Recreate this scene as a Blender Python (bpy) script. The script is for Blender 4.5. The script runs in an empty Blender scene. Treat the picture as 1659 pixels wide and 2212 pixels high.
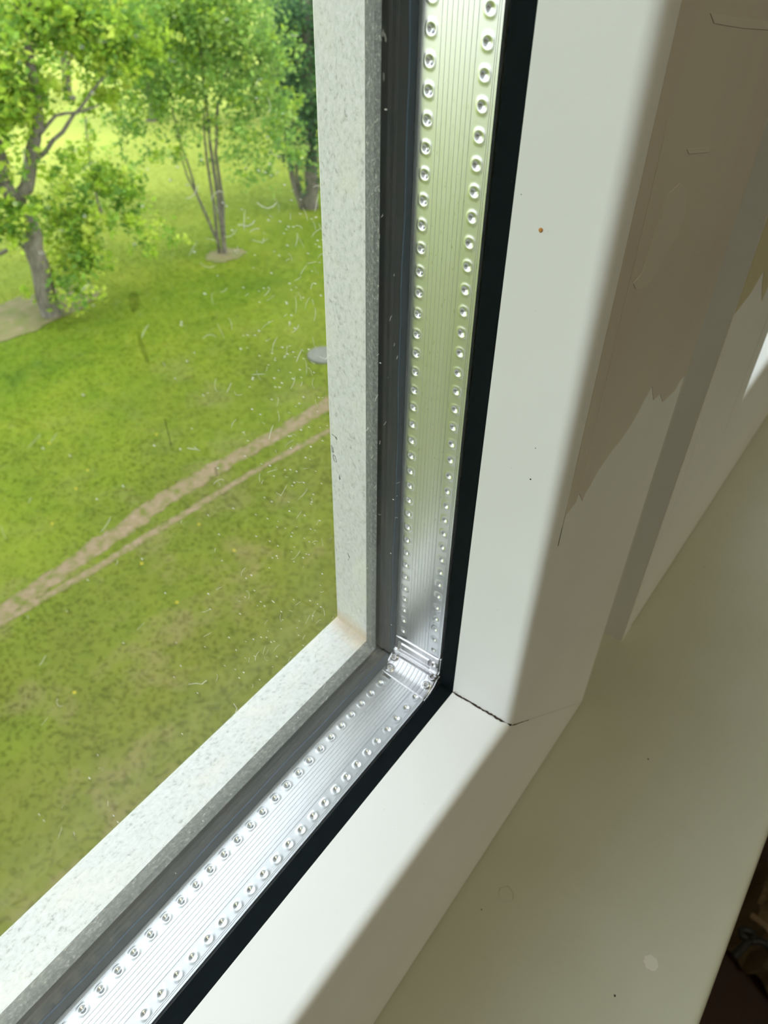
import bpy, math, random
import numpy as np
from mathutils import Matrix, Vector
random.seed(7); rng = np.random.default_rng(7)
sc = bpy.context.scene; C = sc.collection
# ---------------------------------------------------------------- camera
F = 1619.27; CX, CY = 829.5, 1106.0
R = np.array([[0.59744078, -0.51883332, 0.61145443],
              [-0.8017976, -0.3994225, 0.44450227],
              [0.01360607, -0.75582647, -0.6546306]])
cd = bpy.data.cameras.new('camera'); cam = bpy.data.objects.new('camera', cd); C.objects.link(cam)
cd.sensor_fit = 'VERTICAL'; cd.sensor_height = 24; cd.lens = F / 2212 * 24
cd.clip_start = 0.005; cd.clip_end = 500
M = Matrix.Identity(4)
for i in range(3):
    M[i][0] = R[i, 0]; M[i][1] = -R[i, 1]; M[i][2] = -R[i, 2]
cam.matrix_world = M
cd.dof.use_dof = True; cd.dof.focus_distance = 0.150; cd.dof.aperture_fstop = 24.0
sc.camera = cam
# ---------------------------------------------------------------- light
w = bpy.data.worlds.new('sky'); sc.world = w; w.use_nodes = True
nt = w.node_tree; bg = nt.nodes['Background']
tc = nt.nodes.new('ShaderNodeTexCoord'); mp = nt.nodes.new('ShaderNodeSeparateXYZ')
cr = nt.nodes.new('ShaderNodeValToRGB')
nt.links.new(tc.outputs['Generated'], mp.inputs[0]); nt.links.new(mp.outputs['Z'], cr.inputs[0])
cr.color_ramp.elements[0].color = (1.02, 1.05, 1.08, 1); cr.color_ramp.elements[1].color = (1.10, 1.20, 1.32, 1)
nt.links.new(cr.outputs[0], bg.inputs[0]); bg.inputs[1].default_value = 2.6
sd = bpy.data.lights.new('hazy_sun', 'SUN'); sd.energy = 1.8; sd.angle = math.radians(14); sd.color = (1, 0.95, 0.84)
so = bpy.data.objects.new('hazy_sun', sd); C.objects.link(so)
so.rotation_euler = (math.radians(38), math.radians(18), math.radians(20))      # high, from behind the building
ld = bpy.data.lights.new('room_fill', 'AREA'); ld.shape = 'DISK'; ld.size = 0.9; ld.energy = 15; ld.color = (1, 0.925, 0.68)  # unseen area light added as warm fill for the room side
lo = bpy.data.objects.new('room_fill', ld); C.objects.link(lo); lo.location = (-0.2, -1.5, 1.60)
vs = sc.view_settings; vs.view_transform = 'Standard'; vs.look = 'None'; vs.gamma = 1; vs.use_curve_mapping = False
vs.exposure = 0.0
sc.cycles.max_bounces = 12; sc.cycles.transparent_max_bounces = 24

# ---------------------------------------------------------------- helpers
def ray(px, py): return R @ np.array([px - CX, py - CY, F])
def on_z(px, py, z): d = ray(px, py); return d * (z / d[2])
def on_y(px, py, y): d = ray(px, py); return d * (y / d[1])
def at(px, py, D):                                  # point seen at a pixel, D metres away horizontally
    d = ray(px, py); return d * (D / math.hypot(d[0], d[1]))
def mesh(name, V, Fc, mat=None, parent=None, smooth=False, col=None):
    me = bpy.data.meshes.new(name)
    V = np.asarray(V, dtype=float)
    me.from_pydata(V.tolist(), [], [tuple(int(i) for i in f) for f in Fc] if not isinstance(Fc, np.ndarray) else Fc.tolist())
    if smooth: me.polygons.foreach_set('use_smooth', [True] * len(me.polygons))
    if col is not None:
        a = me.color_attributes.new('tint', 'FLOAT_COLOR', 'POINT')
        a.data.foreach_set('color', np.asarray(col, dtype=float).ravel())
    me.update()
    o = bpy.data.objects.new(name, me); C.objects.link(o)
    if mat: me.materials.append(mat)
    if parent: o.parent = parent
    return o
def empty(name, loc=(0, 0, 0)):
    o = bpy.data.objects.new(name, None); C.objects.link(o); o.location = loc; o.empty_display_size = .1; return o
def tag(o, label=None, cat=None, group=None, kind=None):
    if label: o['label'] = label
    if cat: o['category'] = cat
    if group: o['group'] = group
    if kind: o['kind'] = kind
    return o
def box_vf(a, b):
    x0, y0, z0 = a; x1, y1, z1 = b
    V = [(x0,y0,z0),(x1,y0,z0),(x1,y1,z0),(x0,y1,z0),(x0,y0,z1),(x1,y0,z1),(x1,y1,z1),(x0,y1,z1)]
    return V, [(0,3,2,1),(4,5,6,7),(0,1,5,4),(1,2,6,5),(2,3,7,6),(3,0,4,7)]
class MB:
    def __init__(s): s.V = []; s.F = []
    def add(s, V, Fc):
        n = len(s.V); s.V += [tuple(v) for v in V]; s.F += [tuple(i + n for i in f) for f in Fc]
    def box(s, a, b): s.add(*box_vf(a, b))
    def tube(s, pts, rad, n=8, cap=True):
        pts = [np.array(p, float) for p in pts]; rad = rad if hasattr(rad, '__len__') else [rad] * len(pts)
        V = []; ref = np.array([0.31, 0.2, 0.93])
        for i, p in enumerate(pts):
            t = pts[min(i+1, len(pts)-1)] - pts[max(i-1, 0)]; t /= np.linalg.norm(t) + 1e-12
            a = np.cross(t, ref); a /= np.linalg.norm(a) + 1e-12; b = np.cross(t, a)
            for k in range(n):
                th = 2*math.pi*k/n; V.append(p + rad[i]*(a*math.cos(th) + b*math.sin(th)))
        Fc = [(i*n+k, i*n+(k+1) % n, (i+1)*n+(k+1) % n, (i+1)*n+k) for i in range(len(pts)-1) for k in range(n)]
        if cap: Fc += [tuple(range(n-1, -1, -1)), tuple(range((len(pts)-1)*n, len(pts)*n))]
        s.add(V, Fc)
    def build(s, name, mat, parent=None, smooth=False): return mesh(name, s.V, s.F, mat, parent, smooth)

# ---------------------------------------------------------------- materials
def mat(name, base=(.8,.8,.8), rough=.5, metal=0, spec=.5, coat=0):
    m = bpy.data.materials.new(name); m.use_nodes = True; b = m.node_tree.nodes['Principled BSDF']
    b.inputs['Base Color'].default_value = (*base, 1); b.inputs['Roughness'].default_value = rough
    b.inputs['Metallic'].default_value = metal; b.inputs['Specular IOR Level'].default_value = spec
    b.inputs['Coat Weight'].default_value = coat
    return m
def N(m, t, **kw):
    n = m.node_tree.nodes.new(t)
    for k, v in kw.items(): setattr(n, k, v)
    return n
def L(m, a, b): m.node_tree.links.new(a, b)
def noise(m, scale, detail=4, rough=.6, vec=None, stretch=None):
    n = N(m, 'ShaderNodeTexNoise'); n.inputs['Scale'].default_value = scale; n.inputs['Detail'].default_value = detail
    n.inputs['Roughness'].default_value = rough
    c = N(m, 'ShaderNodeTexCoord'); o = c.outputs['Object']
    if stretch:
        q = N(m, 'ShaderNodeMapping'); q.inputs['Scale'].default_value = stretch; L(m, o, q.inputs[0]); o = q.outputs[0]
    L(m, o, n.inputs['Vector']); return n.outputs['Fac']
def ramp(m, fac, stops):
    r = N(m, 'ShaderNodeValToRGB'); e = r.color_ramp.elements
    while len(e) < len(stops): e.new(.5)
    for el, (p, c) in zip(e, stops): el.position = p; el.color = (*c, 1) if len(c) == 3 else c
    L(m, fac, r.inputs[0]); return r.outputs[0]
def mixc(m, fac, a, b):
    x = N(m, 'ShaderNodeMix', data_type='RGBA')
    for s, v in ((0, fac), (6, a), (7, b)):
        if isinstance(v, (int, float)): x.inputs[s].default_value = v
        elif isinstance(v, tuple): x.inputs[s].default_value = (*v, 1)
        else: L(m, v, x.inputs[s])
    return x.outputs[2]
def math_(m, op, a, b=None, c=None):
    x = N(m, 'ShaderNodeMath', operation=op)
    for i, v in enumerate((a, b, c)):
        if v is None: continue
        if isinstance(v, (int, float)): x.inputs[i].default_value = v
        else: L(m, v, x.inputs[i])
    return x.outputs[0]
def P(m): return m.node_tree.nodes['Principled BSDF']
def setc(m, out): L(m, out, P(m).inputs['Base Color'])
def bump(m, fac, strength=.3, dist=.001):
    b = N(m, 'ShaderNodeBump'); b.inputs['Strength'].default_value = strength; b.inputs['Distance'].default_value = dist
    L(m, fac, b.inputs['Height']); L(m, b.outputs[0], P(m).inputs['Normal'])

pvc = mat('white_pvc', (.80,.80,.79), .38)
setc(pvc, mixc(pvc, ramp(pvc, noise(pvc, 900, 2), [(.74,(0,0,0)),(.80,(.35,.35,.35))]), ramp(pvc, noise(pvc, 14, 3), [(.3,(.80,.80,.78)),(.7,(.85,.85,.84))]), (.35,.33,.30)))
bump(pvc, noise(pvc, 300, 3, stretch=(1,1,.2)), .05, .0003)
film = mat('protective_film', (.70,.62,.55), .33)
setc(film, ramp(film, noise(film, 25, 4, stretch=(1,1,.25)), [(.3,(.62,.53,.46)),(.7,(.66,.62,.50))])); bump(film, noise(film, 60, 3, stretch=(1,1,.15)), .12, .0008)
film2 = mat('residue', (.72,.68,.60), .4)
sillm = mat('sill_laminate', (.74,.73,.66), .30)
setc(sillm, ramp(sillm, noise(sillm, 9, 4), [(.3,(.52,.51,.385)),(.7,(.585,.58,.485))])); bump(sillm, noise(sillm, 120, 2), .03, .0005)
ext = mat('weathered_white', (.85,.85,.82), .6)
ec = ramp(ext, noise(ext, 760, 5, .7), [(.30,(.25,.25,.23)),(.44,(.43,.43,.41)),(.62,(.49,.485,.475))])
ec = mixc(ext, ramp(ext, noise(ext, 70, 3), [(.5,(0,0,0)),(.75,(.6,.6,.6))]), ec, (.52,.49,.40))
tcx = N(ext, 'ShaderNodeTexCoord'); sx = N(ext, 'ShaderNodeSeparateXYZ'); L(ext, tcx.outputs['Object'], sx.inputs[0])
dd = math_(ext, 'ABSOLUTE', math_(ext, 'ADD', math_(ext, 'ADD', sx.outputs[0], sx.outputs[2]), 0.0608))
dd = math_(ext, 'ADD', dd, math_(ext, 'MULTIPLY', noise(ext, 350, 4), .004))
ec = mixc(ext, ramp(ext, dd, [(.0022,(.85,.85,.85)),(.007,(0,0,0))]), ec, (.42,.32,.20))
setc(ext, ec); bump(ext, noise(ext, 700, 4), .35, .0005)
rub = mat('black_rubber', (.003,.006,.007), .8)
rub.node_tree.nodes['Principled BSDF'].inputs['Specular IOR Level'].default_value = .08
rubd = mat('dirty_rubber', (.1,.1,.1), .8)
setc(rubd, ramp(rubd, noise(rubd, 1100, 4, .75), [(.45,(.085,.088,.082)),(.62,(.16,.16,.145)),(.72,(.42,.38,.32))])); bump(rubd, noise(rubd, 1500, 3), .5, .0004)
seal = mat('edge_seal', (.020,.028,.030), .5, 0, .15)
setc(seal, ramp(seal, noise(seal, 60, 4, stretch=(1,1,1)), [(.35,(.008,.014,.016)),(.7,(.024,.017,.013))]))
butyl = mat('butyl', (.012,.034,.062), .5, 0, .2)
alu = mat('brushed_aluminium', (.76,.765,.78), .3, .92)
aB = noise(alu, 1, 2, stretch=(120, 4500, 120)); bump(alu, aB, .10, .00006)
L(alu, ramp(alu, noise(alu, 1, 3, stretch=(400, 4000, 400)), [(.3,(.27,.27,.27)),(.7,(.36,.36,.36))]), P(alu).inputs['Roughness'])
keym = mat('corner_metal', (.68,.67,.69), .30, 1)
crack = mat('dirt_crack', (.03,.018,.008), .9)
dust = mat('dust', (.92,.92,.88), .8)
_t = N(dust, 'ShaderNodeBsdfTranslucent'); _t.inputs[0].default_value = (.95,.95,.9,1); _x = N(dust, 'ShaderNodeMixShader'); _x.inputs[0].default_value = .6
L(dust, P(dust).outputs[0], _x.inputs[1]); L(dust, _t.outputs[0], _x.inputs[2]); L(dust, _x.outputs[0], [n for n in dust.node_tree.nodes if n.type == 'OUTPUT_MATERIAL'][0].inputs[0])
dark = mat('dark_mark', (.03,.03,.025), .8)
def glass(name, smear, ior=1.28):
    m = bpy.data.materials.new(name); m.use_nodes = True; t = m.node_tree
    for n in list(t.nodes):
        if n.type != 'OUTPUT_MATERIAL': t.nodes.remove(n)
    out = [n for n in t.nodes][0]
    tr = N(m, 'ShaderNodeBsdfTransparent'); tr.inputs[0].default_value = (.985,.995,.985,1)
    gl = N(m, 'ShaderNodeBsdfGlossy'); gl.inputs['Roughness'].default_value = 0.0
    fr = N(m, 'ShaderNodeFresnel'); ge = N(m, 'ShaderNodeNewGeometry')
    L(m, math_(m, 'ADD', ior, math_(m, 'MULTIPLY', ge.outputs['Backfacing'], 1/ior-ior)), fr.inputs[0])
    mx = N(m, 'ShaderNodeMixShader'); L(m, fr.outputs[0], mx.inputs[0]); L(m, tr.outputs[0], mx.inputs[1]); L(m, gl.outputs[0], mx.inputs[2])
    if smear:
        tl = N(m, 'ShaderNodeBsdfTranslucent'); tl.inputs[0].default_value = (.8,.85,.85,1)
        a = ramp(m, noise(m, 9, 3, .5, stretch=(1.6,1,.7)), [(.47,(0,0,0)),(.72,(smear,)*3)])
        b = ramp(m, noise(m, 900, 3, .8), [(.60,(0,0,0)),(.75,(smear*3,)*3)])
        s = math_(m, 'ADD', a, b); m2 = N(m, 'ShaderNodeMixShader'); L(m, s, m2.inputs[0]); L(m, mx.outputs[0], m2.inputs[1]); L(m, tl.outputs[0], m2.inputs[2]); mx = m2
    L(m, mx.outputs[0], out.inputs[0]); return m
gin = glass('glass_inner', .008, 1.2); gout = glass('glass_outer', 0, 1.16)
wallm = mat('wall_paint', (.66,.62,.54), .9); bump(wallm, noise(wallm, 200, 3), .1, .001)
floorm = mat('dark_floor', (.05,.018,.012), .6)
setc(floorm, ramp(floorm, noise(floorm, 3, 4, stretch=(1,8,1)), [(.3,(.020,.003,.002)),(.7,(.036,.013,.004))]))
kraft = mat('kraft_paper', (.10,.062,.03), .85); setc(kraft, ramp(kraft, noise(kraft, 8, 3), [(.3,(.07,.042,.016)),(.7,(.13,.085,.04))]))
kraft2 = mat('kraft_edge', (.22,.15,.09), .8)
cordm = mat('black_cord', (.008,.008,.008), .6)
leafm = bpy.data.materials.new('leaf'); leafm.use_nodes = True
def leaf_setup(m):
    t = m.node_tree; p = P(m); at_ = N(m, 'ShaderNodeAttribute'); at_.attribute_name = 'tint'
    L(m, at_.outputs['Color'], p.inputs['Base Color']); p.inputs['Roughness'].default_value = .5; p.inputs['Specular IOR Level'].default_value = .25
    tl = N(m, 'ShaderNodeBsdfTranslucent'); L(m, at_.outputs['Color'], tl.inputs[0])
    mx = N(m, 'ShaderNodeMixShader'); mx.inputs[0].default_value = .55
    out = [n for n in t.nodes if n.type == 'OUTPUT_MATERIAL'][0]
    L(m, p.outputs[0], mx.inputs[1]); L(m, tl.outputs[0], mx.inputs[2]); L(m, mx.outputs[0], out.inputs[0])
leaf_setup(leafm)
bark = mat('bark', (.12,.10,.075), .9); setc(bark, ramp(bark, noise(bark, 5, 4, stretch=(3,3,1)), [(.3,(.075,.065,.055)),(.7,(.19,.17,.12))]))
lawn = mat('lawn', (.15,.25,.02), .95, 0, .08)
def lawn_col(m):
    big = ramp(m, noise(m, .42, 5, .62), [(.30,(0.053,0.092,0.005)),(.44,(0.088,0.136,0.005)),(.58,(0.132,0.172,0.008)),(.74,(0.185,0.194,0.025))])
    mid = ramp(m, noise(m, 2.2, 5, .65), [(.3,(0.057,0.101,0.005)),(.5,(0.097,0.145,0.007)),(.75,(0.167,0.189,0.021))])
    c = mixc(m, .45, big, mid)
    tcx = N(m, 'ShaderNodeTexCoord'); s = N(m, 'ShaderNodeSeparateXYZ'); L(m, tcx.outputs['Object'], s.inputs[0])
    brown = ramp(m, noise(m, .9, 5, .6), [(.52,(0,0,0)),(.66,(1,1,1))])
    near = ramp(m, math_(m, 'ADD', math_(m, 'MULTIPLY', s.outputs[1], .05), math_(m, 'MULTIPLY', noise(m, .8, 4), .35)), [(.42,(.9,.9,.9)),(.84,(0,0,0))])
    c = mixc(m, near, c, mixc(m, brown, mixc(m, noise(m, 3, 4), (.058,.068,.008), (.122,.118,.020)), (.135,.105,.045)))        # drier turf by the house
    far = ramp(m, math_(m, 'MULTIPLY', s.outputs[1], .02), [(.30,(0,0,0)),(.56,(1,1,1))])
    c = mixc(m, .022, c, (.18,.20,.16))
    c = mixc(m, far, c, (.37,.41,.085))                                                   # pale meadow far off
    return c
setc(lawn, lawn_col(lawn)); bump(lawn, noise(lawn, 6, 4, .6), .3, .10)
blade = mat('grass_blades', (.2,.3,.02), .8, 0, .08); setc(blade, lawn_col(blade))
_t = N(blade, 'ShaderNodeBsdfTranslucent'); L(blade, P(blade).inputs['Base Color'].links[0].from_socket, _t.inputs[0]); _x = N(blade, 'ShaderNodeMixShader'); _x.inputs[0].default_value = .3
L(blade, P(blade).outputs[0], _x.inputs[1]); L(blade, _t.outputs[0], _x.inputs[2]); L(blade, _x.outputs[0], [n for n in blade.node_tree.nodes if n.type == 'OUTPUT_MATERIAL'][0].inputs[0])
soil = mat('soil', (.2,.15,.1), .95, 0, .1); setc(soil, ramp(soil, noise(soil, 6, 5, .7), [(.35,(.085,.10,.018)),(.5,(.150,.118,.062)),(.7,(.205,.150,.105))]))
soil2 = mat('bare_soil', (.30,.22,.15), .95); setc(soil2, ramp(soil2, noise(soil2, 3, 5, .7), [(.3,(.09,.11,.015)),(.55,(.15,.13,.05)),(.75,(.21,.15,.10))]))
conc = mat('concrete', (.32,.31,.29), .9); setc(conc, ramp(conc, noise(conc, 12, 4), [(.3,(.09,.09,.065)),(.7,(.15,.147,.13))]))
street = mat('pale_paving', (.75,.66,.62), .9); setc(street, ramp(street, noise(street, .4, 4), [(.3,(.6,.5,.46)),(.6,(.85,.80,.78))]))

# ---------------------------------------------------------------- the setting: window
XR, ZB, XL, ZT = .1134, -.1742, -.95, 1.45            # opening (at the spacer line)
SILL = -.252
def extrude(prof, side, rect):
    """closed profile [(offset outward, y)] run along one side of the opening, mitred at both ends"""
    xl, xr, zb, zt = rect; n = len(prof); V = []
    for e in (0, 1):
        for o, y in prof:
            if side == 'right': V.append((xr+o, y, (zb-o) if e == 0 else (zt+o)))
            if side == 'left': V.append((xl-o, y, (zt+o) if e == 0 else (zb-o)))
            if side == 'bottom': V.append(((xl-o) if e == 0 else (xr+o), y, zb-o))
            if side == 'top': V.append(((xr+o) if e == 0 else (xl-o), y, zt+o))
    Fc = [(i, (i+1) % n, n+(i+1) % n, n+i) for i in range(n)] + [tuple(range(n-1, -1, -1)), tuple(range(n, 2*n))]
    return V, Fc
def rounded(p0, c, p1, k=6, r=.35):
    """points of a quadratic corner between p0 and p1 around c"""
    a = [c[0]+(p0[0]-c[0])*r, c[1]+(p0[1]-c[1])*r]; b = [c[0]+(p1[0]-c[0])*r, c[1]+(p1[1]-c[1])*r]
    out = []
    for i in range(k+1):
        t = i/k; out.append(tuple((1-t)**2*a[j] + 2*t*(1-t)*c[j] + t*t*b[j] for j in (0, 1)))
    return out
def corner(c, d0, d1, r, k=6):
    return rounded((c[0]+d0[0], c[1]+d0[1]), c, (c[0]+d1[0], c[1]+d1[1]), k, r)
FW = .0778                                             # face width
def inner_prof(fw):
    nose = rounded((-.0007, .0405+.005), (-.0002, .0392), (-.0002+.005, .0392), 16, .42)
    return [(-.0011, .0570)] + nose + [(fw-.0016, .0392), (fw, .0408), (fw, .1000), (.004, .1000), (.004, .0570)]
def inner_simple(fw): return inner_prof(fw)
outer_prof = [(-.0016, .0868), (.0038, .1022), (.0050, .1034), (.070, .1034), (.070, .1000), (.004, .1000), (.004, .0868)]
gasket_prof = [(-.0011, .0571), (-.0002, .0617), (.0035, .0617), (.0035, .0571)]
lip_prof = [(-.0036, .0820), (-.0034, .0835), (-.0017, .0867), (.0035, .0867), (.0035, .0820)]
seal_prof = [(-.0036, .08185), (-.0020, .08175), (-.0018, .0812), (-.0009, .0812), (-.0007, .0806), (.0035, .0806), (.0035, .08195), (-.0036, .08195)]
def build_window(name, label, rect, fw, fwl, detail):
    w_ = empty(name, (rect[1], .04, rect[2])); tag(w_, label, None, None, 'structure')
    inv = Matrix.Translation((-rect[1], -.04, -rect[2]))
    def part(n, V, Fc, m, parent=w_, smooth=False):
        o = mesh(n, V, Fc, m, parent, smooth); o.matrix_parent_inverse = inv; return o
    for side, nm in (('right','stile'),('left','stile'),('bottom','rail'),('top','rail')):
        if side == 'left' and fwl != fw:               # wider stile: bead shifted inward
            V, Fc = extrude([(o, y) for o, y in inner_prof(fw)], side, rect)
        else: V, Fc = extrude(inner_prof(fw), side, rect)
        o = part(nm, V, Fc, pvc)
        part('rubber_gasket', *extrude(gasket_prof, side, rect), rub)
        part('outer_gasket', *extrude(lip_prof, side, rect), rubd)['label'] = 'dusty grey rubber gasket'
        part('edge_seal', *extrude(seal_prof, side, rect), seal)
        part('exterior_stile' if nm == 'stile' else 'exterior_rail', *extrude(outer_prof, side, rect), ext)['label'] = 'weathered white outer frame'
    xl, xr, zb, zt = rect
    gi = part('inner_pane', *box_vf((xl-.0005, .0618, zb-.0005), (xr+.0005, .0624, zt+.0005)), gin)
    part('outer_pane', *box_vf((xl-.0020, .0779, zb-.0020), (xr+.0020, .0805, zt+.0020)), gout)
    return w_, inv, part, gi
rect1 = (XL, XR, ZB, ZT)
win, inv, part, gi = build_window('window_1', 'white plastic window in front, its lower right corner seen from inside', rect1, FW, FW, True)
SH = 0.2292
FL = .0878
rect2 = (SH+FL, SH+FL+1.0, ZB, ZT)
win2, inv2, part2, gi2 = build_window('window_2', 'neighbouring white window beyond the groove at right', rect2, FW, FW, False)
# widen left stile of window 2 so it starts at the groove
part2('stile_trim', *box_vf((SH, .0392, SILL), (SH+FL-FW+.0005, .100, ZT+FW)), pvc)

# --- aluminium spacers with punched dots
SY0, SY1 = .0624, .0778
R1, R2, HW = .0650-SY0, .0751-SY0, .00125             # rows (local v), half width of the punched strip
PITCH = .0043
def spacer_profile(slots=True):
    W = SY1-SY0; pts = []
    def groove(v, d=.00013, hw=.00006): return [(v-hw, 0), (v, -d), (v+hw, 0)]
    pts += [(0, -.0005), (.0003, 0)] + groove(.0008) + groove(.00115)
    if slots: pts += [(R1-HW, 0), (R1-HW, -.0009), (R1+HW, -.0009), (R1+HW, 0)]
    for i in range(8): pts += groove(R1+HW+.0006 + i*(R2-R1-2*HW-.0012)/7)
    if slots: pts += [(R2-HW, 0), (R2-HW, -.0009), (R2+HW, -.0009), (R2+HW, 0)]
    pts += groove(W-.0009) + [(W-.0003, 0), (W, -.0005), (W, -.006), (0, -.006)]
    return pts
def spacer_mesh(u0, u1, slots=True):
    pr = spacer_profile(slots); n = len(pr); V = [(u0, v, h) for v, h in pr] + [(u1, v, h) for v, h in pr]
    return V, [(i, n+i, n+(i+1) % n, (i+1) % n) for i in range(n)] + [tuple(range(n)), tuple(range(2*n-1, n-1, -1))]
def dot_mesh(k):
    nu, nv = 22, 14; V = []
    jx, jy = random.uniform(-.0001, .0001), random.uniform(-.0001, .0001)
    for i in range(nu+1):
        for j in range(nv+1):
            u = (i/nu-.5)*PITCH; v = (j/nv-.5)*2*HW
            r = math.hypot((u-jx), (v-jy)*1.0); win_ = max(0, 1-(abs(v)/HW)**4)*max(0, 1-(abs(u)/(PITCH/2))**6)
            h = .00010*math.exp(-((r-.00090)/.00038)**2) - .00036*math.exp(-(r/.00050)**2) + .00002*math.exp(-(r/.00015)**2)
            V.append((u, v, h*win_))
    Fc = [(i*(nv+1)+j, (i+1)*(nv+1)+j, (i+1)*(nv+1)+j+1, i*(nv+1)+j+1) for i in range(nu) for j in range(nv)]
    me = bpy.data.meshes.new('perforation'); me.from_pydata(V, [], Fc); me.polygons.foreach_set('use_smooth', [True]*len(Fc)); me.materials.append(alu); return me
dots = [dot_mesh(k) for k in range(5)]
def spacer(Mloc, u0, u1, rows, ulim, plain_to):
    o = mesh('spacer', *spacer_mesh(u0, u1), alu, win); o.matrix_parent_inverse = inv; o.matrix_basis = Mloc
    o['label'] = 'silver aluminium spacer bar with punched dots'
    for v, s in rows:
        u = s; k = 0
        while u < ulim[1]:
            if u > ulim[0]:
                d = bpy.data.objects.new('perforation', dots[random.randrange(5)]); C.objects.link(d); d.parent = o
                d.location = (u, v, 0); k += 1
            u += PITCH
    V, Fc = spacer_mesh(*plain_to, slots=False)
    p = mesh('spacer', V, Fc, alu, win); p.matrix_parent_inverse = inv; p.matrix_basis = Mloc
    return o
MR = Matrix(((0,0,-1,XR),(0,1,0,SY0),(1,0,0,0),(0,0,0,1)))
spr = spacer(MR, -.1640, .1500, [(R1, -.1618), (R2, -.1610)], (-.1639, .1500), (.1500, ZT))
TILT = math.radians(5.5)
ZS = ZB - .0008                                       # height of the bottom spacer's room-side edge
MBt = Matrix.Translation((0, SY0, ZS)) @ Matrix.Rotation(TILT, 4, 'X')
spb = spacer(MBt, -.130, .1065, [(R1, .1056-54*PITCH), (R2, .1030-54*PITCH)], (-.1295, .1064), (XL+.0, -.130))
for r_, a, b in ((MR, 0, 0),):
    V, Fc = spacer_mesh(ZB, ZT, False); p = mesh('spacer', V, Fc, alu, win); p.matrix_parent_inverse = inv
    p.matrix_basis = Matrix(((0,0,1,XL),(0,1,0,SY0),(-1,0,0,0),(0,0,0,1))) @ Matrix.Rotation(0, 4, 'X') @ Matrix.Translation((-(ZB+ZT), 0, 0)) 
# bent corner piece
def corner_key():
    nu, nv = 120, 130; W = SY1-SY0; V = []
    ra = .0062
    for j in range(nv+1):
        v = W*j/nv; zrow = ZS + v*math.sin(TILT)
        cx, cz = XR-ra, None
        # path: down the right spacer, round the bend, left along the bottom spacer
        z0 = -.1642; x1 = .1062; zc = zrow+ra; xc = XR-ra
        L1 = max(0, z0-zc); La = ra*math.pi/2; L2 = max(0, xc-x1); T = L1+La+L2
        for i in range(nu+1):
            s = T*i/nu
            if s < L1: p = (XR, z0-s); n = (-1, 0)
            elif s < L1+La:
                a = (s-L1)/ra; p = (xc+ra*math.cos(a), zc-ra*math.sin(a)); n = (-math.cos(a), math.sin(a))
            else: p = (xc-(s-L1-La), zrow); n = (0, 1)
            t = s/T; q = v/W
            h = .00035                                           # stands a little proud
            def box_loop(u0, u1, v0, v1, wd=.0003):
                du = max(u0-s/.001, s/.001-u1, v0-v/.001, v/.001-v1)   # mm, signed distance (square)
                return math.exp(-(du*.001/wd)**2)
            Tm = T/.001
            h -= .00060*box_loop(Tm*.17, Tm*.37, 3.2, 13.4, .00028)   # stamped rectangle
            h -= .00003*(math.exp(-(((v/.00125)%1-.5)/.09)**2))
            h -= .00100*math.exp(-((t-.49)/.032)**2)                  # crease of the bend
            h += .00045*math.exp(-((t-.415)/.03)**2)
            for uu, vv in ((.20,1.7),(.52,1.5),(.72,2.0),(.58,14.0),(.83,13.4)):
                rr = math.hypot(s/.001-uu*Tm, v/.001-vv); h += .0004*math.exp(-((rr-.75)/.35)**2) - .0003*math.exp(-(rr/.4)**2)
            e = min(t, 1-t); h *= min(1, e/.03); h -= .0006*max(0, 1-e/.012)
            if q < .03 or q > .97: h -= .0005
            V.append((p[0]+n[0]*h, SY0+v, p[1]+n[1]*h))
    Fc = [(j*(nu+1)+i, (j+1)*(nu+1)+i, (j+1)*(nu+1)+i+1, j*(nu+1)+i+1) for j in range(nv) for i in range(nu)]
    # back
    k = len(V); V += [(XR+.003, SY0+.0005, -.164), (XR+.003, SY1-.0005, -.164), (XR+.003, SY1-.0005, ZS-.004), (XR+.003, SY0+.0005, ZS-.004), (.106, SY1-.0005, ZS-.004), (.106, SY0+.0005, ZS-.004)]
    Fc += [(k, k+1, k+2, k+3), (k+3, k+2, k+4, k+5)]
    o = part('corner_key', V, Fc, keym, smooth=True); o['label'] = 'bent metal corner piece with a stamped rectangle'
corner_key()
# butyl squeezed out beside the spacer on the outer pane, wavy edge
def butyl_strip(side):
    V = []; n = 260; ph = random.random()*9
    for i in range(n+1):
        t = i/n; u = -.17 + t*.42 if side == 'right' else -.20 + t*.31
        wv = (.0026 if side == 'right' else .0036) + .00028*math.sin(u*95+ph) + .00018*math.sin(u*260+1.3*ph) + .0001*random.random()
        if side == 'right':
            wv *= .75; V += [(XR-wv, .0776, u), (XR+.001, .0776, u), (XR-wv, .0779, u), (XR+.001, .0779, u)]
        else: V += [(u, .0776, ZB+wv+.0006), (u, .0776, ZB-.001), (u, .0779, ZB+wv+.0006), (u, .0779, ZB-.001)]
    Fc = []
    for i in range(n): a = 4*i; Fc += [(a, a+1, a+5, a+4), (a, a+4, a+6, a+2)]
    part('butyl_bead', V, Fc, butyl)['label'] = 'dark blue sealant bead with a wavy edge'
butyl_strip('right'); butyl_strip('bottom')

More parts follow.
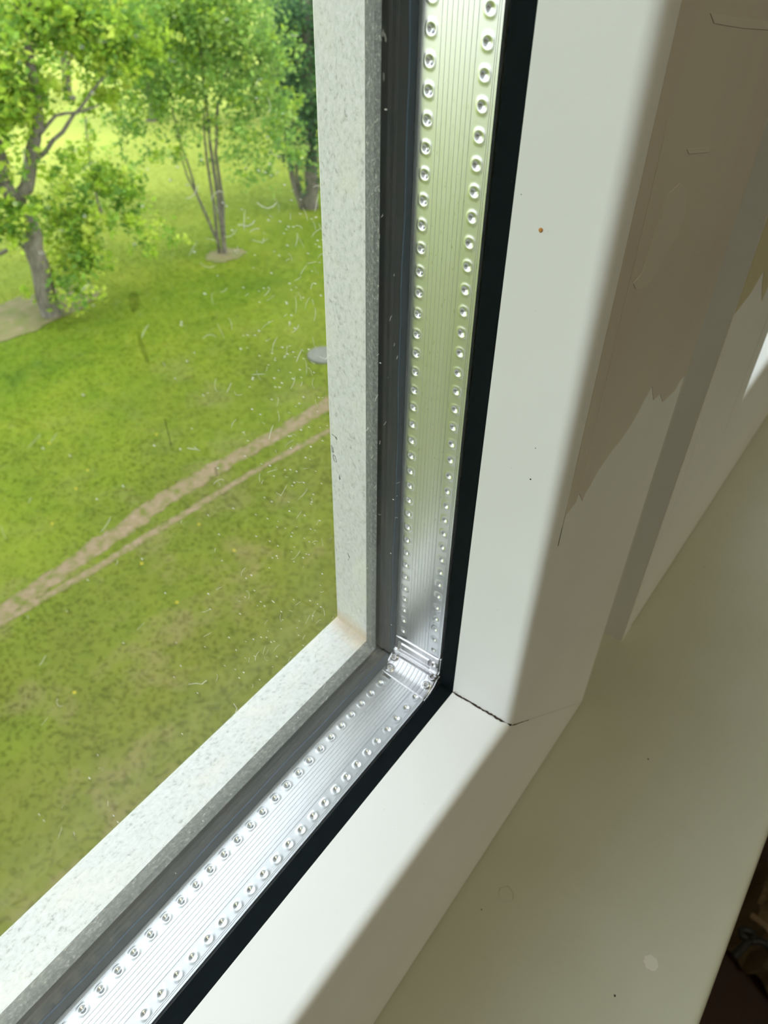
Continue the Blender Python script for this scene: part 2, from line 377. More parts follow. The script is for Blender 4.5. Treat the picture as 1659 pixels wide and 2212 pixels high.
# --- cracked mitre with grime
def ribbon(pts, wd, nrm, off, m, name, parent_part=part, jit=0):
    V = []; nrm = np.array(nrm, float)
    for i, p in enumerate(pts):
        p = np.array(p, float); t = np.array(pts[min(i+1, len(pts)-1)], float)-np.array(pts[max(i-1, 0)], float); t /= np.linalg.norm(t)
        s = np.cross(t, nrm); s /= np.linalg.norm(s); w_ = wd*(1+jit*random.uniform(-1, 1)); p = p+s*wd*jit*random.uniform(-.6, .6)
        V += [p-s*w_/2+nrm*off, p+s*w_/2+nrm*off]
    return parent_part(name, V, [(2*i, 2*i+1, 2*i+3, 2*i+2) for i in range(len(pts)-1)], m)
def mit(o, y): return np.array([XR+o, y, ZB-o])
a, b, c_ = mit(-.0011, .0570), mit(-.0006, .0420), mit(.0006, .0392)
pts = [a+(b-a)*t for t in np.linspace(0, 1, 26)] + [b+(c_-b)*t for t in np.linspace(.15, 1, 8)]
nn = np.array([-.6, -.25, .75]); nn /= np.linalg.norm(nn)
ribbon(pts, .00045, nn, .00022, crack, 'mitre_crack', jit=.45)['label'] = 'brown grime in the cracked mitre joint'
ribbon([mit(.0006+t*.013, .0391) for t in np.linspace(0, 1, 12)], .00022, (0,-1,0), .0001, crack, 'mitre_crack', jit=.6)
ribbon([mit(.0135+t*.063, .0391) for t in np.linspace(0, 1, 12)], .00010, (0,-1,0), .00005, mat('joint_line', (.45,.42,.33), .8), 'mitre_line')
mb = MB()
for i in range(60):
    g = abs(random.gauss(0, .0009)); y = .0566-abs(random.gauss(0, .0012)); r_ = random.uniform(.00004, .00012)
    if random.random() < .6: c0 = (XR-.0011-g, y, ZB+.0010); d3 = (r_, r_*random.uniform(.5, 1.4), .00006)
    else: c0 = (XR-.0011, y, ZB+.0010+g*.7); d3 = (.00006, r_*random.uniform(.5, 1.4), r_)
    n0 = len(mb.V); mb.add([(c0[0]+sx_*d3[0], c0[1]+sy_*d3[1], c0[2]+sz_*d3[2]) for sx_, sy_, sz_ in ((1,0,0),(0,1,0),(-1,0,0),(0,-1,0),(0,0,1),(0,0,-1))], [(0,1,4),(1,2,4),(2,3,4),(3,0,4),(1,0,5),(2,1,5),(3,2,5),(0,3,5)])
o = mb.build('mould_specks', dark, win); o.matrix_parent_inverse = inv; o['kind'] = 'stuff'
# orange paint speck on the stile's bead, small specks
def blob(name, p, r_, m, n=10, parent_part=part, flat=.35, axis='x'):
    V = []; Fc = []
    for k in range(n):
        th = 2*math.pi*k/n; rr = r_*random.uniform(.85, 1.15); V.append((math.cos(th)*rr, math.sin(th)*rr, 0))
    for k in range(n): V.append((V[k][0]*.6, V[k][1]*.6, r_*flat))
    Fc = [(k, (k+1) % n, n+(k+1) % n, n+k) for k in range(n)] + [tuple(range(n, 2*n))]
    if axis == 'x': V = [(p[0]-h, p[1]+u, p[2]+v) for u, v, h in V]
    if axis == '-y': V = [(p[0]+u, p[1]-h, p[2]+v) for u, v, h in V]
    if axis == 'z': V = [(p[0]+u, p[1]+v, p[2]+h) for u, v, h in V]
    return parent_part(name, V, Fc, m)
def on_bead(px, py):                                   # point on the bead's opening side of the right stile
    d = ray(px, py); lo_, hi = .0405, .0575
    for _ in range(40):
        y = (lo_+hi)/2; s = XR-.0006-(y-.0465)/(.0105)*.0005; q = d*(s/d[0])
        if q[1] > y: lo_ = y
        else: hi = y
    return q
spk = mat('orange_speck', (.50,.22,.05), .6)
blob('paint_speck', on_bead(1168, 497), .00042, spk)['label'] = 'small orange-brown speck'
for px, py, s in ((1146,1035,.00022),(1157,968,.00014),(1106,392,.00010),(1126,420,.0001)): blob('dirt_speck', on_bead(px, py), s, dark, 7)
for px, py in ((1001,1603),): pass
# protective film left on the room faces (jagged torn edge), thin sheet
YF = .0392
def sheet(name, poly, m, th=.00012, label=None, pp=part, yf=YF):
    n = len(poly); V = [(x, yf-th, z) for x, z in poly] + [(x, yf+.0001, z) for x, z in poly]
    Fc = [tuple(range(n)), tuple(range(2*n-1, n-1, -1))] + [(i, n+i, n+(i+1) % n, (i+1) % n) for i in range(n)]
    o = pp(name, V, Fc, m)
    if label: o['label'] = label
    return o
def fp(px, py): q = on_y(px, py, YF); return (q[0], q[2])
edge = [(1486,803),(1468,822),(1458,842),(1431,868),(1425,850),(1411,864),(1408,834),(1393,860),(1378,890),(1360,921),(1340,950),(1322,972),(1303,999),(1288,1022),(1275,1047),(1262,1068),(1257,1082),(1250,1064),(1243,1085)]
poly = [(XR+FW-.0005, .55)] + [(min(XR+FW-.0005, x), z) for x, z in [fp(*e) for e in edge]]
xl_ = XR+.0050
for e in ((1222,1112),(1205,1150),(1196,1190)):
    x, z = fp(*e); poly.append((max(xl_, x), z))
poly += [(xl_, poly[-1][1]+.0005), (xl_, .55)]
zz = fp(1246, 1084); ll = mat('painted_highlight', (.93,.86,.70), .4)  # pale tone for highlights painted along edges and the scratch
ribbon([(zz[0]+.0001*random.uniform(-1, 1), YF-.00013, zz[1]+t) for t in np.linspace(0, .075, 12)], .00016, (0,-1,0), .00004, ll, 'scratch_highlight', jit=.2)  # scratch in the film, its highlight put into the colour
ribbon([(XR+FW-.0006, YF-.00013, z) for z in np.linspace(SILL+.055, .1, 12)], .00022, (0,-1,0), .00004, ll, 'edge_highlight', jit=.1)  # highlight along the stile's edge, painted as a pale ribbon
ribbon([(SH+.0004, YF, z) for z in np.linspace(SILL+.001, .1, 12)], .00045, (0,-1,0), .00004, ll, 'edge_highlight', part2, jit=.1)  # same painted edge highlight on the neighbouring stile
sheet('protective_film', poly, film, label='pinkish-brown protective film with a torn lower edge')
pk = mat('bubble_and_reflection', (.68,.63,.53), .3)  # tone of the film bubble, shared by the painted reflections
sheet('bubble_and_reflection', [fp(*p) for p in [(1467,395),(1440,420),(1425,470),(1405,530),(1385,590),(1366,612),(1372,625),(1395,618),(1415,590),(1440,540),(1462,510),(1478,460),(1482,410)]], pk, .00022, label='pale bubble in the film')
sheet('bubble_and_reflection', [fp(*p) for p in [(1532,28),(1659,46),(1659,64),(1600,60),(1540,50)]], pk, .00022)  # reflection on the face, painted as a thin pale patch
sheet('bubble_and_reflection', [fp(*p) for p in [(1482,322),(1530,318),(1532,328),(1486,332)]], pk, .00022)  # second reflected blotch, painted as a pale sheet
e2 = [(1700,570),(1659,618),(1645,650),(1646,614),(1650,584),(1634,610),(1624,628),(1616,640)]
p2 = [fp(*e) for e in e2]; p2 = [(.312, .5), (.312, p2[0][1])] + [p for p in p2 if SH+.001 < p[0] < .312]; p2 += [(SH+.0008, p2[-1][1]-.001), (SH+.0008, .5)]
sheet('protective_film', p2, mat('film_olive', (.60,.53,.32), .35), label='olive film with a torn lower edge', pp=part2)
q0, q1 = fp(1659, 640), fp(1555, 965); xk = .2985
V = []
for i in range(14):
    z = -.185+i*.012+.002*random.random(); wd = .00016*(1 if i > 3 else .5+.1*i); xx = xk+.0002*random.uniform(-1, 1)
    V += [(xx-wd, YF-.00006, z), (xx+wd, YF-.00006, z)]
part2('paint_crack', V, [(2*i, 2*i+1, 2*i+3, 2*i+2) for i in range(13)], crack)

# --- dust, hairs and scratches on the room-side glass
def hairs(n, region, y, rad, lmin, lmax, mb):
    for _ in range(n):
        px, py = region(); q = on_y(px, py, y); ln = random.uniform(lmin, lmax); a = random.uniform(0, 2*math.pi); k = random.uniform(-1.8, 1.8)
        pts = []; x, z = q[0], q[2]
        if x > XR-.002 or z < ZB+.002: continue
        m_ = 6
        for i in range(m_+1): pts.append((x, y, z)); x += math.cos(a)*ln/m_; z += math.sin(a)*ln/m_; a += k/m_ + random.uniform(-.2, .2)
        r_ = rad*random.uniform(.6, 1.2); mb.tube(pts, [r_*.3] + [r_]*(m_-1) + [r_*.3], 4)
def reg1(): 
    while True:
        px = 700-abs(random.gauss(0, 130)); py = random.uniform(330, 1500)
        if px > 20: return px, py
def reg2(): return random.uniform(10, 850), random.uniform(30, 1900)
def reg3(): return random.uniform(700, 860), random.uniform(50, 1380)
mb = MB(); hairs(130, reg1, .0617, .000032, .0005, .0026, mb); hairs(50, reg2, .0617, .00003, .0004, .0022, mb); hairs(70, reg3, .0617, .000028, .0003, .0014, mb)
for pts in ([(521,485),(527,488),(536,488),(546,483),(550,476)], [(556,438),(566,446),(578,450),(590,446),(597,438)], [(405,968),(418,970),(434,974),(420,966)], [(690,770),(703,776),(712,768),(718,778)], [(408,1478),(424,1476),(436,1478),(446,1470)], [(505,1520),(512,1530),(508,1540),(516,1534)]):
    mb.tube([on_y(x, y, .0617) for x, y in pts], .000055, 5)
for _ in range(300):
    px, py = reg1() if random.random() < .7 else reg2(); q = on_y(px, py, .0617); r_ = random.uniform(.00002, .00006)
    if q[0] < XR-.002 and q[2] > ZB+.002: mb.box((q[0]-r_, .0616, q[2]-r_), (q[0]+r_, .0619, q[2]+r_))
o = mb.build('dust', dust, gi); o['kind'] = 'stuff'; o['label'] = 'white hairs, specks and scratches on the glass'
mb = MB()
for pts in ([(717,938),(724,943),(728,950),(726,944)], [(716,962),(718,975),(721,978),(719,966)], [(719,983),(722,996),(727,999),(724,986),(720,982)], [(733,1026),(735,1036),(734,1036),(732,1030)], [(751,1195),(755,1204),(752,1210)], [(356,905),(362,930),(370,962)]):
    mb.tube([on_y(x, y, .0617) for x, y in pts], .00004, 5)
o = mb.build('dark_scratches', dark, gi); o['kind'] = 'stuff'
resid = mat('olive_smear', (.28,.30,.05), .5)
for pts in ([(276,640),(284,630),(298,634),(302,650),(300,668),(288,676),(280,664)], [(294,712),(302,722),(312,745),(318,760),(324,786),(316,784),(306,762),(299,738)], [(462,1010),(468,1008),(472,1028),(466,1030)]):
    P3 = [on_y(x, y, .0617) for x, y in pts]; n = len(P3); V = [tuple(p) for p in P3] + [(p[0], .0618, p[2]) for p in P3]
    sm = bpy.data.materials.get('smear_t')
    if not sm:
        sm = bpy.data.materials.new('smear_t'); sm.use_nodes = True; pb = P(sm); pb.inputs['Base Color'].default_value = (.16,.22,.02,1); pb.inputs['Alpha'].default_value = .35
    o = part('smear', V, [tuple(range(n))], sm, gi); o.parent = gi

# ---------------------------------------------------------------- room
def struct(name, V, Fc, m, label=None, smooth=False):
    o = mesh(name, V, Fc, m, None, smooth); o['kind'] = 'structure'
    if label: o['label'] = label
    return o
# sill board with rounded front edge
pr = [(.12, SILL)] + rounded((-.0328, SILL), (-.0362, SILL), (-.0362, SILL-.0034), 9, 1) + [(-.0362, SILL-.018), (-.0345, SILL-.022), (-.030, SILL-.024), (.12, SILL-.024)]
n = len(pr); V = [(x, y, z) for x in (-1.3, 2.4) for y, z in pr]
struct('window_sill', V, [(i, (i+1) % n, n+(i+1) % n, n+i) for i in range(n)] + [tuple(range(n-1, -1, -1)), tuple(range(n, 2*n))], sillm, 'pale laminate window sill board under both windows')
sill_o = bpy.data.objects['window_sill']
dm = mat('dried_water', (.66,.64,.56), .6); dm2 = mat('dried_ring', (.52,.50,.41), .7)
def mark(px, py, r_, ring, nm):
    q = on_z(px, py, SILL); n = 22; V = []; rr = [r_*random.uniform(.82, 1.12) for _ in range(n)]
    for k in range(n):
        th = 2*math.pi*k/n; V.append((q[0]+rr[k]*math.cos(th), q[1]+rr[k]*math.sin(th), SILL+.00005))
    for k in range(n):
        th = 2*math.pi*k/n; V.append((q[0]+rr[k]*.93*math.cos(th), q[1]+rr[k]*.93*math.sin(th), SILL+.00012))
    Fc = [(k, (k+1) % n, n+(k+1) % n, n+k) for k in range(n)]
    o = mesh(nm, V, Fc, dm2, sill_o); 
    if not ring: 
        o2 = mesh(nm, V[n:], [tuple(range(n))], dm, sill_o); o2['label'] = 'dried residue spot'
    o['label'] = 'dried drop ring'
mark(1407, 2081, .0026, False, 'dried_drop'); mark(1093, 1931, .0027, True, 'dried_drop')
for px, py, r_ in ((1522,1225,.0011),(1500,1262,.0008),(1583,1275,.0008),(1328,2151,.0004),(1040,1965,.0003),(1400,1640,.0004)):
    q = on_z(px, py, SILL); V = [(q[0]+r_*math.cos(a)*random.uniform(.6, 1.2), q[1]+r_*.8*math.sin(a), SILL+.0001) for a in np.linspace(0, 6.28, 8)[:-1]]
    mesh('sill_speck', V, [tuple(range(7))], dm2 if r_ > .0005 else dark, sill_o)
FZ = -1.08; CZ = 1.80
wm = MB(); wm.box((-2.2,.045,FZ), (3.2,.100,SILL-.024)); wm.box((-2.2,.045,ZT+FW), (3.2,.100,CZ)); wm.box((-2.2,.045,SILL-.024), (XL-FW,.100,ZT+FW)); wm.box((rect2[1]+FW,.045,SILL-.024), (3.2,.100,ZT+FW))
o = wm.build('wall_front', wallm); o['kind'] = 'structure'
struct('trim_1', *box_vf((XR+FW, .075, SILL), (SH, .100, ZT+FW)), pvc, 'recessed white strip in the groove between the two windows')
struct('wall_back', *box_vf((-2.2,-3.8,FZ), (3.2,-3.7,CZ)), wallm)
struct('wall_left', *box_vf((-2.3,-3.8,FZ), (-2.2,.1,CZ)), wallm)
struct('wall_right', *box_vf((3.2,-3.8,FZ), (3.3,.1,CZ)), wallm)
struct('ceiling', *box_vf((-2.3,-3.8,CZ), (3.3,.1,CZ+.1)), mat('ceiling_paint', (.8,.78,.73), .9))
struct('floor', *box_vf((-2.3,-3.8,FZ-.1), (3.3,.1,FZ)), floorm, 'very dark reddish-brown floor below the sill')
# crumpled brown paper bag lying on the floor with a black cord on it
bagc = on_z(1640, 2010, FZ+.10)
def bag():
    e = empty('paper_bag', (bagc[0], bagc[1], FZ)); tag(e, 'crumpled dark brown paper bag on the floor below the sill', 'bag')
    cor = [on_z(x, y, FZ+.09) for x, y in ((1585,1972),(1640,1830),(1900,1900),(1880,2300),(1560,2120))]
    nx, ny = 26, 22; V = []
    c0, c1, c2, c3 = [np.array(p) for p in (cor[0], cor[1], cor[2], cor[3])]
    for i in range(nx+1):
        for j in range(ny+1):
            a, b_ = i/nx, j/ny; p = c0*(1-a)*(1-b_)+c1*a*(1-b_)+c2*a*b_+c3*(1-a)*b_
            ed = min(a, 1-a, b_, 1-b_)
            z = .09*min(1, ed/.12)+.012*math.sin(9*a+4*b_)+.010*abs(math.sin(13*b_-5*a))+random.uniform(-.003, .003)
            V.append((p[0]-bagc[0]+random.uniform(-.004,.004), p[1]-bagc[1], max(z, .001)))
    Fc = [(i*(ny+1)+j, (i+1)*(ny+1)+j, (i+1)*(ny+1)+j+1, i*(ny+1)+j+1) for i in range(nx) for j in range(ny)]
    mesh('bag_body', V, Fc, kraft, e)
    m_ = MB(); f0, f1 = on_z(1622, 1980, FZ+.115)-bagc, on_z(1680, 2040, FZ+.115)-bagc
    m_.tube([(f0[0], f0[1], .118), ((f0[0]+f1[0])/2, (f0[1]+f1[1])/2, .125), (f1[0], f1[1], .118)], .004, 6)
    m_.build('fold', kraft2, e)['label'] = 'pale folded paper edge'
bag()
m_ = MB(); pts = [(1585,2068),(1600,2050),(1612,2038),(1620,2030),(1603,2022),(1600,2010),(1612,2008),(1626,2014),(1628,2026),(1620,2034),(1640,2032),(1656,2040),(1668,2056),(1700,2090)]
P3 = [on_z(x, y, FZ+.125) for x, y in pts]
out = []
for i in range(len(P3)-1):
    for t in (0, .5): out.append(P3[i]*(1-t)+P3[i+1]*t)
m_.tube(out, .0045, 8); o = m_.build('cord', cordm, None, True); tag(o, 'thin black cord looped on the brown paper bag', 'cord')

# ---------------------------------------------------------------- outdoors
G = -8.0
nx = 120; V = []; Fc = []
xs = np.concatenate([np.linspace(-60, -3, 24), np.linspace(-2.5, 26, 70), np.linspace(27, 140, 26)])
ys = np.concatenate([np.linspace(.2, 25, 60), np.linspace(26, 160, 36)])
for x in xs:
    for y in ys: V.append((x, y, G+.03*math.sin(x*1.3+y*.7)+.02*math.sin(y*2.1-x)))
ny_ = len(ys); Fc = [(i*ny_+j, (i+1)*ny_+j, (i+1)*ny_+j+1, i*ny_+j+1) for i in range(len(xs)-1) for j in range(ny_-1)]
struct('lawn', V, Fc, lawn, 'bright green lawn below the window', True)
def gz(x, y): return G+.03*math.sin(x*1.3+y*.7)+.02*math.sin(y*2.1-x)
def track(name, px, wd, label, n=220):
    pts = [on_z(x, y, G) for x, y in px]
    # extend both ends
    pts = [pts[0]-(pts[1]-pts[0])*2.5] + pts + [pts[-1]+(pts[-1]-pts[-2])*6]
    segs = [np.linalg.norm(pts[i+1]-pts[i]) for i in range(len(pts)-1)]; T = sum(segs); V = []
    for k in range(n+1):
        s = T*k/n; i = 0
        while i < len(segs)-1 and s > segs[i]: s -= segs[i]; i += 1
        p = pts[i]+(pts[i+1]-pts[i])*s/segs[i]; t = (pts[i+1]-pts[i])/segs[i]; q = np.array([-t[1], t[0]])
        for e in (-1, -.5, .5, 1):
            w_ = wd*e/2*(1+random.uniform(-.25, .25)); x, y = p[0]+q[0]*w_, p[1]+q[1]*w_
            V.append((x, y, gz(x, y)+(.012 if abs(e) < 1 else .004)))
    Fc = [(4*k+j, 4*k+4+j, 4*k+5+j, 4*k+1+j) for k in range(n) for j in range(3)]
    return struct(name, V, Fc, soil, label)
wide = [(22,1311),(201,1186),(357,1079),(468,1012),(669,896)]
narrow = [(45,1324),(178,1244),(312,1159),(557,1017),(709,932)]
track('dirt_track', wide, .34, 'wider worn dirt track across the lawn')
track('dirt_track', narrow, .13, 'narrow worn dirt track beside the wider one')
def patch(name, px, py, rx, ry, m, label, n=40, h=.015):
    q = on_z(px, py, G); V = [(q[0], q[1], gz(q[0], q[1])+h*1.6)]
    for k in range(n):
        th = 2*math.pi*k/n; f_ = 1+random.uniform(-.12, .12); x, y = q[0]+rx*f_*math.cos(th), q[1]+ry*f_*math.sin(th); V.append((x, y, gz(x, y)+h))
    return struct(name, V, [(0, 1+k, 1+(k+1) % n) for k in range(n)], m, label)
patch('bare_soil', 487, 552, .6, .42, soil2, 'bare soil around the thin tree')
patch('bare_soil', 25, 690, 2.3, .9, soil2, 'bare soil beside the forked tree')
q = on_z(699, 772, G); V = []; n = 32
for r_, h in ((.34, .0), (.34, .04), (.29, .05), (.27, .035), (.0, .035)):
    V += [(q[0]+r_*math.cos(2*math.pi*k/n), q[1]+r_*math.sin(2*math.pi*k/n), gz(q[0], q[1])+h) for k in range(n)]
tag(mesh('drain_cover', V, [(j*n+k, j*n+(k+1) % n, (j+1)*n+(k+1) % n, (j+1)*n+k) for j in range(4) for k in range(n)], conc), 'round grey concrete drain cover in the lawn beside the window frame', 'cover')
# pale street far off
V, Fc = [], []
a0 = at(-300, 60, 62); a1 = at(780, -120, 95)
struct('street', [(0, 74, G+.06), (110, 44, G+.06), (130, 84, G+.06), (10, 120, G+.06)], [(0, 1, 2, 3)], street, 'pale pinkish paved street far behind the trees')
# grass tufts
def tufts(n):
    x = rng.uniform(0, 24, n); y = 3+23*rng.random(n)**1.1; a = rng.uniform(0, math.pi, n); h = rng.uniform(.008, .022, n); s = rng.uniform(.010, .026, n)
    z = G+.03*np.sin(x*1.3+y*.7)+.02*np.sin(y*2.1-x)
    lx, ly = rng.normal(0, .04, n), rng.normal(0, .04, n)
    keep = np.ones(n, bool)
    for poly_, w_ in ((wide, .15), (narrow, .05)):
        g = [on_z(px, py, G) for px, py in poly_]
        for i in range(len(g)-1):
            A, B = g[i][:2], g[i+1][:2]; 
            if i == 0: A = A-(B-A)*2
            if i == len(g)-2: B = B+(B-A)*3
            d = B-A; ln = np.hypot(*d); d = d/ln; qx, qy = x-A[0], y-A[1]; al = qx*d[0]+qy*d[1]; pe = np.abs(-qx*d[1]+qy*d[0])
            keep &= ~((al > 0) & (al < ln) & (pe < w_) & (rng.random(n) > .12))
    V = np.stack([np.stack([x-s*np.cos(a), y-s*np.sin(a), z], 1), np.stack([x+s*np.cos(a), y+s*np.sin(a), z], 1), np.stack([x+lx, y+ly, z+h], 1)], 1)[keep].reshape(-1, 3)
    return mesh('grass', V, np.arange(len(V)).reshape(-1, 3), blade)
tag(tufts(130000), 'short grass tufts covering the lawn', 'grass', None, 'stuff')
# dandelions
def dandelion(px, py, where, first=[None]):
    q = on_z(px, py, G); z = gz(q[0], q[1])
    if first[0] is None:
        e = empty('dandelion'); m_ = MB(); m_.tube([(0, 0, 0), (.004, 0, .05), (.006, .002, .10)], .003, 5); m_.build('stem', mat('stem_green', (.12,.2,.02), .7), e)
        V = [(0.006, .002, .118)]; n = 14
        for k in range(n): th = 2*math.pi*k/n; rr = .021 if k % 2 else .015; V.append((.006+rr*math.cos(th), .002+rr*math.sin(th), .106))
        V.append((.006, .002, .098)); mesh('flower_head', V, [(0, 1+k, 1+(k+1) % n) for k in range(n)] + [(n+1, 1+(k+1) % n, 1+k) for k in range(n)], mat('petal_yellow', (.45,.34,.01), .7), e)
        first[0] = e
    else:
        e = first[0].copy(); C.objects.link(e)
        for ch in first[0].children: c = ch.copy(); C.objects.link(c); c.parent = e
    e.location = (q[0], q[1], z); tag(e, 'small yellow dandelion '+where, 'flower', 'yellow dandelions scattered in the lawn')
for p in ((165,1508,'nearest the window, low in the lawn'),(115,1140,'just above the left end of the wide track'),(431,1141,'below the narrow track, left of a second one'),
          (507,1199,'below the narrow track, farthest right of them'),(168,1068,'a step above the wide track, lower of a pair'),(193,1029,'a step above the wide track, upper of a pair'),
          (384,1311,'midway between the tracks and the lower frame'),(307,1224,'right below the middle of the narrow track'),(340,952,'farthest from the window, well above the tracks'),(110,970,'in the left lawn, high above the tracks')): dandelion(*p)
# trees
def leaves(clusters, size, cols, per, D, squash=.75):
    Vs = []; Cs = []
    for cl in clusters:
        px, py, r = cl[:3]; dz = cl[3] if len(cl) > 3 else 0; den = cl[4] if len(cl) > 4 else 1
        c = at(px, py, D+dz); rad = r/F*np.linalg.norm(c); n = int(per*den*(r/60)**2)
        d = rng.normal(0, 1, (n, 3)); d /= np.linalg.norm(d, axis=1)[:, None]; d *= (rad*rng.random(n)**.45)[:, None]; d[:, 2] *= squash
        # sub-clump
        k = max(4, n//10); cen = d[rng.integers(0, n, k)]; idx = rng.integers(0, k, n); d = cen[idx]+rng.normal(0, rad*.13, (n, 3))
        p = c+d
        nrm = rng.normal(0, 1, (n, 3))*.8+np.array([0, 0, 1.0]); nrm /= np.linalg.norm(nrm, axis=1)[:, None]
        t = np.cross(nrm, rng.normal(0, 1, (n, 3))); t /= np.linalg.norm(t, axis=1)[:, None]; b_ = np.cross(nrm, t)
        s = (size*rng.uniform(.6, 1.25, n))[:, None]
        q = np.stack([p-t*s*.5, p+b_*s*.33-nrm*s*.08, p+t*s*.55, p-b_*s*.33-nrm*s*.08], 1)
        col = np.array(cols)[rng.integers(0, len(cols), k)][idx]*rng.uniform(.8, 1.2, (n, 1)); col = np.concatenate([col, np.ones((n, 1))], 1)
        Vs.append(q.reshape(-1, 3)); Cs.append(np.repeat(col, 4, 0))
    V = np.concatenate(Vs); return V, np.arange(len(V)).reshape(-1, 4), np.concatenate(Cs)
def tree(base, D, label, limbs, clusters, size, cols, per, group=None):
    b = at(base[0], base[1], D); b = on_z(base[0], base[1], G); D = math.hypot(b[0], b[1])
    e = empty('tree', (b[0], b[1], G)); tag(e, label, 'tree', group); iv = Matrix.Translation((-b[0], -b[1], -G))
    for i, (pts, r0, r1) in enumerate(limbs):
        m_ = MB(); P3 = []
        for k, p in enumerate(pts):
            dz = p[2] if len(p) > 2 else 0; P3.append(at(p[0], p[1], D+dz))
        if i == 0: P3 = [P3[0]+np.array([0, 0, -.15])] + P3
        # smooth
        Q = []
        for k in range(len(P3)-1):
            for t in (0, .33, .66):
                jit = np.array([random.gauss(0, 1) for _ in range(3)])*r0*.15; Q.append(P3[k]*(1-t)+P3[k+1]*t+(jit if t else 0))
        Q.append(P3[-1]); rr = [r0+(r1-r0)*k/(len(Q)-1) for k in range(len(Q))]
        if i == 0: rr[0] *= 1.5; rr[1] *= 1.2
        m_.tube(Q, rr, 9); o = m_.build('trunk' if i == 0 else 'branch', bark, e, True); o.matrix_parent_inverse = iv
    V, Fc, col = leaves(clusters, size, cols, per, D)
    o = mesh('foliage', V, Fc, leafm, e, False, col); o.matrix_parent_inverse = iv; o['kind'] = 'stuff'
    return e
YG = [(0.405,0.546,0.053),(0.308,0.458,0.044),(0.220,0.370,0.044),(0.150,0.282,0.044),(0.493,0.581,0.088)]
MG = [(0.246,0.405,0.079),(0.334,0.510,0.106),(0.158,0.299,0.062),(0.422,0.563,0.150),(0.220,0.378,0.079)]
DG = [(.07,.16,.07),(.12,.26,.09),(.19,.36,.12),(.05,.12,.05)]
tree((112,680), 0, 'forked tree with broad yellow-green leaves, nearest and leftmost on the lawn',
     [([(112,684),(92,600),(72,510),(40,440)], .26, .17), ([(40,440),(62,385),(76,300),(80,240),(62,120),(66,40),(60,-80)], .15, .07), ([(42,440),(14,400),(0,330),(-30,200)], .15, .08),
      ([(40,445),(0,405),(-60,370)], .13, .06), ([(78,345),(100,325),(150,262),(182,222),(230,160)], .055, .02), ([(76,300),(120,250),(180,240),(215,226)], .04, .015), ([(70,100),(120,60),(150,0)], .05, .02),
      ([(88,560),(40,525),(0,548),(-40,560)], .06, .03), ([(62,60),(40,20),(20,-40)], .07, .04)],
     [(165,560,65,.3,.9),(150,470,60,.6,.7),(195,540,50,0,.8),(160,620,60,-.4,.45),(215,395,50,.5,.8),(270,400,50,.4,.9),(265,450,40,.4,.5),(40,205,60,0),(25,250,60,0,.8),(70,190,60,.5,.6),(20,130,50,0,.5),(150,60,70,0,.8),(230,80,60,.5,.8),(110,20,70),
      (140,470,60,.8,.5),(120,350,40,-.4,.3),(90,20,60,-.5,.6),(200,60,70,-.5,.6),(280,120,60,0,.8),(230,20,60,0,.7),(310,90,60,.5,.5),(190,180,60,.8,.5),(260,200,50,.8,.5),(30,470,55,-.6,.7),(0,500,50,-.4,.6),(10,20,70,.5,.5),(320,500,60,.3,.28),(360,520,50,.3,.15),(130,420,50,.6,.45),(180,330,50,.9,.35),(-60,300,120,0,.6),(-80,100,150,0,.6),(60,640,30,0,.2),(230,480,50,0,.35)], .15, YG, 620)
tree((222,462), 0, 'slender sapling with darker leaves just behind the forked tree', [([(222,470),(212,440),(200,380),(190,320),(185,250)], .055, .02)],
     [(205,400,45,0,.9),(230,420,45,0,.6),(190,330,45,0,.6),(255,390,40,0,.6),(190,260,45,0,.5),(270,370,30,0,.5)], .12, MG[:3], 260)
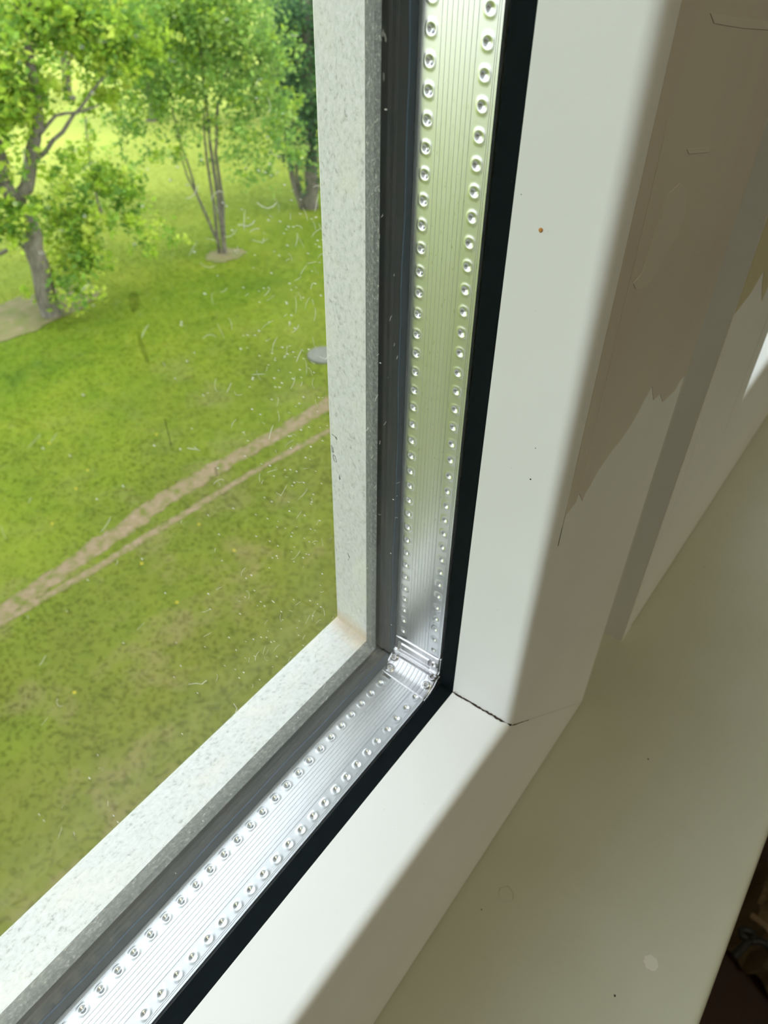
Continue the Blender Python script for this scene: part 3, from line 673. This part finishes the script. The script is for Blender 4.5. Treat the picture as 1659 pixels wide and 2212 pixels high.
tree((487,548), 0, 'thin several-stemmed young tree standing in a ring of bare soil',
     [([(486,552),(480,500),(472,430),(462,370),(452,290),(440,180),(430,60)], .075, .025), ([(474,545),(462,440),(446,340),(440,270),(445,150)], .045, .015), ([(470,520),(452,480),(425,420),(408,360),(390,310),(370,230)], .042, .015), ([(484,530),(482,440),(466,330),(470,230),(500,120)], .055, .02),
      ([(425,420),(404,380),(386,320)], .03, .015)],
     [(330,180,70),(400,120,80),(470,160,80),(540,130,70),(350,60,80),(430,40,80),(510,50,80),(590,120,60),(560,210,60,.0,.8),(600,230,50,0,.8),(390,230,60,0,.8),(300,240,60,0,.7),(480,260,60,0,.7),(560,290,60,0,.6),(620,300,50,0,.6),(250,270,50,0,.5),(330,330,50,0,.45),(400,310,50,0,.35),(520,350,60,.2,.4),(580,370,50,.2,.35),(640,340,40,0,.5),(290,140,60,0,.8),(480,-60,120),(330,-60,120,0,.8)], .13, MG+YG[:1], 600)
tree((662,452), 0, 'dark tree with close trunks beside the white outer frame',
     [([(676,462),(672,380),(668,280),(664,150),(660,0)], .24, .14), ([(655,455),(636,400),(622,330),(610,240),(600,120)], .10, .04), ([(666,455),(650,420),(640,360),(630,300)], .07, .03)],
     [(640,60,60),(600,80,50,0,.9),(680,120,60),(650,180,60),(620,180,50,0,.8),(670,250,50),(640,270,50,0,.8),(650,330,45,0,.6),(690,330,40,0,.8),(620,10,60),(690,20,70),(700,220,50),(660,400,35,0,.3),(690,60,60,1),(760,100,120,1)], .14, DG, 800)
for base, D, lab, cl in (((330,262), 34, 'pale green tree standing at the meadow edge behind the thin tree', [(300,60,90),(380,40,90),(220,80,80,0,.6),(460,80,80),(350,140,70,0,.7),(270,160,50,0,.5),(430,150,60,0,.8),(500,180,50,0,.6)]),
                         ((150,215), 44, 'tall light tree at the upper left beyond the meadow', [(60,40,60,0,.5),(160,20,90,0,.5),(120,110,50,0,.5),(20,80,60,0,.4),(-40,60,90),(250,110,50,0,.5)]),
                         ((610,255), 38, 'deep green tree in the background next to the dark trunks', [(640,60,70),(670,120,80),(650,0,70),(640,200,60),(700,40,90),(620,170,50,0,.7)])):
    tree(base, D, lab, [([base, (base[0]-8, base[1]-70), (base[0]-18, base[1]-150), (base[0]-30, base[1]-260)], .25, .1), ([(base[0]-8, base[1]-70), (base[0]+30, base[1]-140), (base[0]+50, base[1]-220)], .1, .05)],
         cl, .24, MG if 'deep' not in lab else DG+MG[:2], 420)
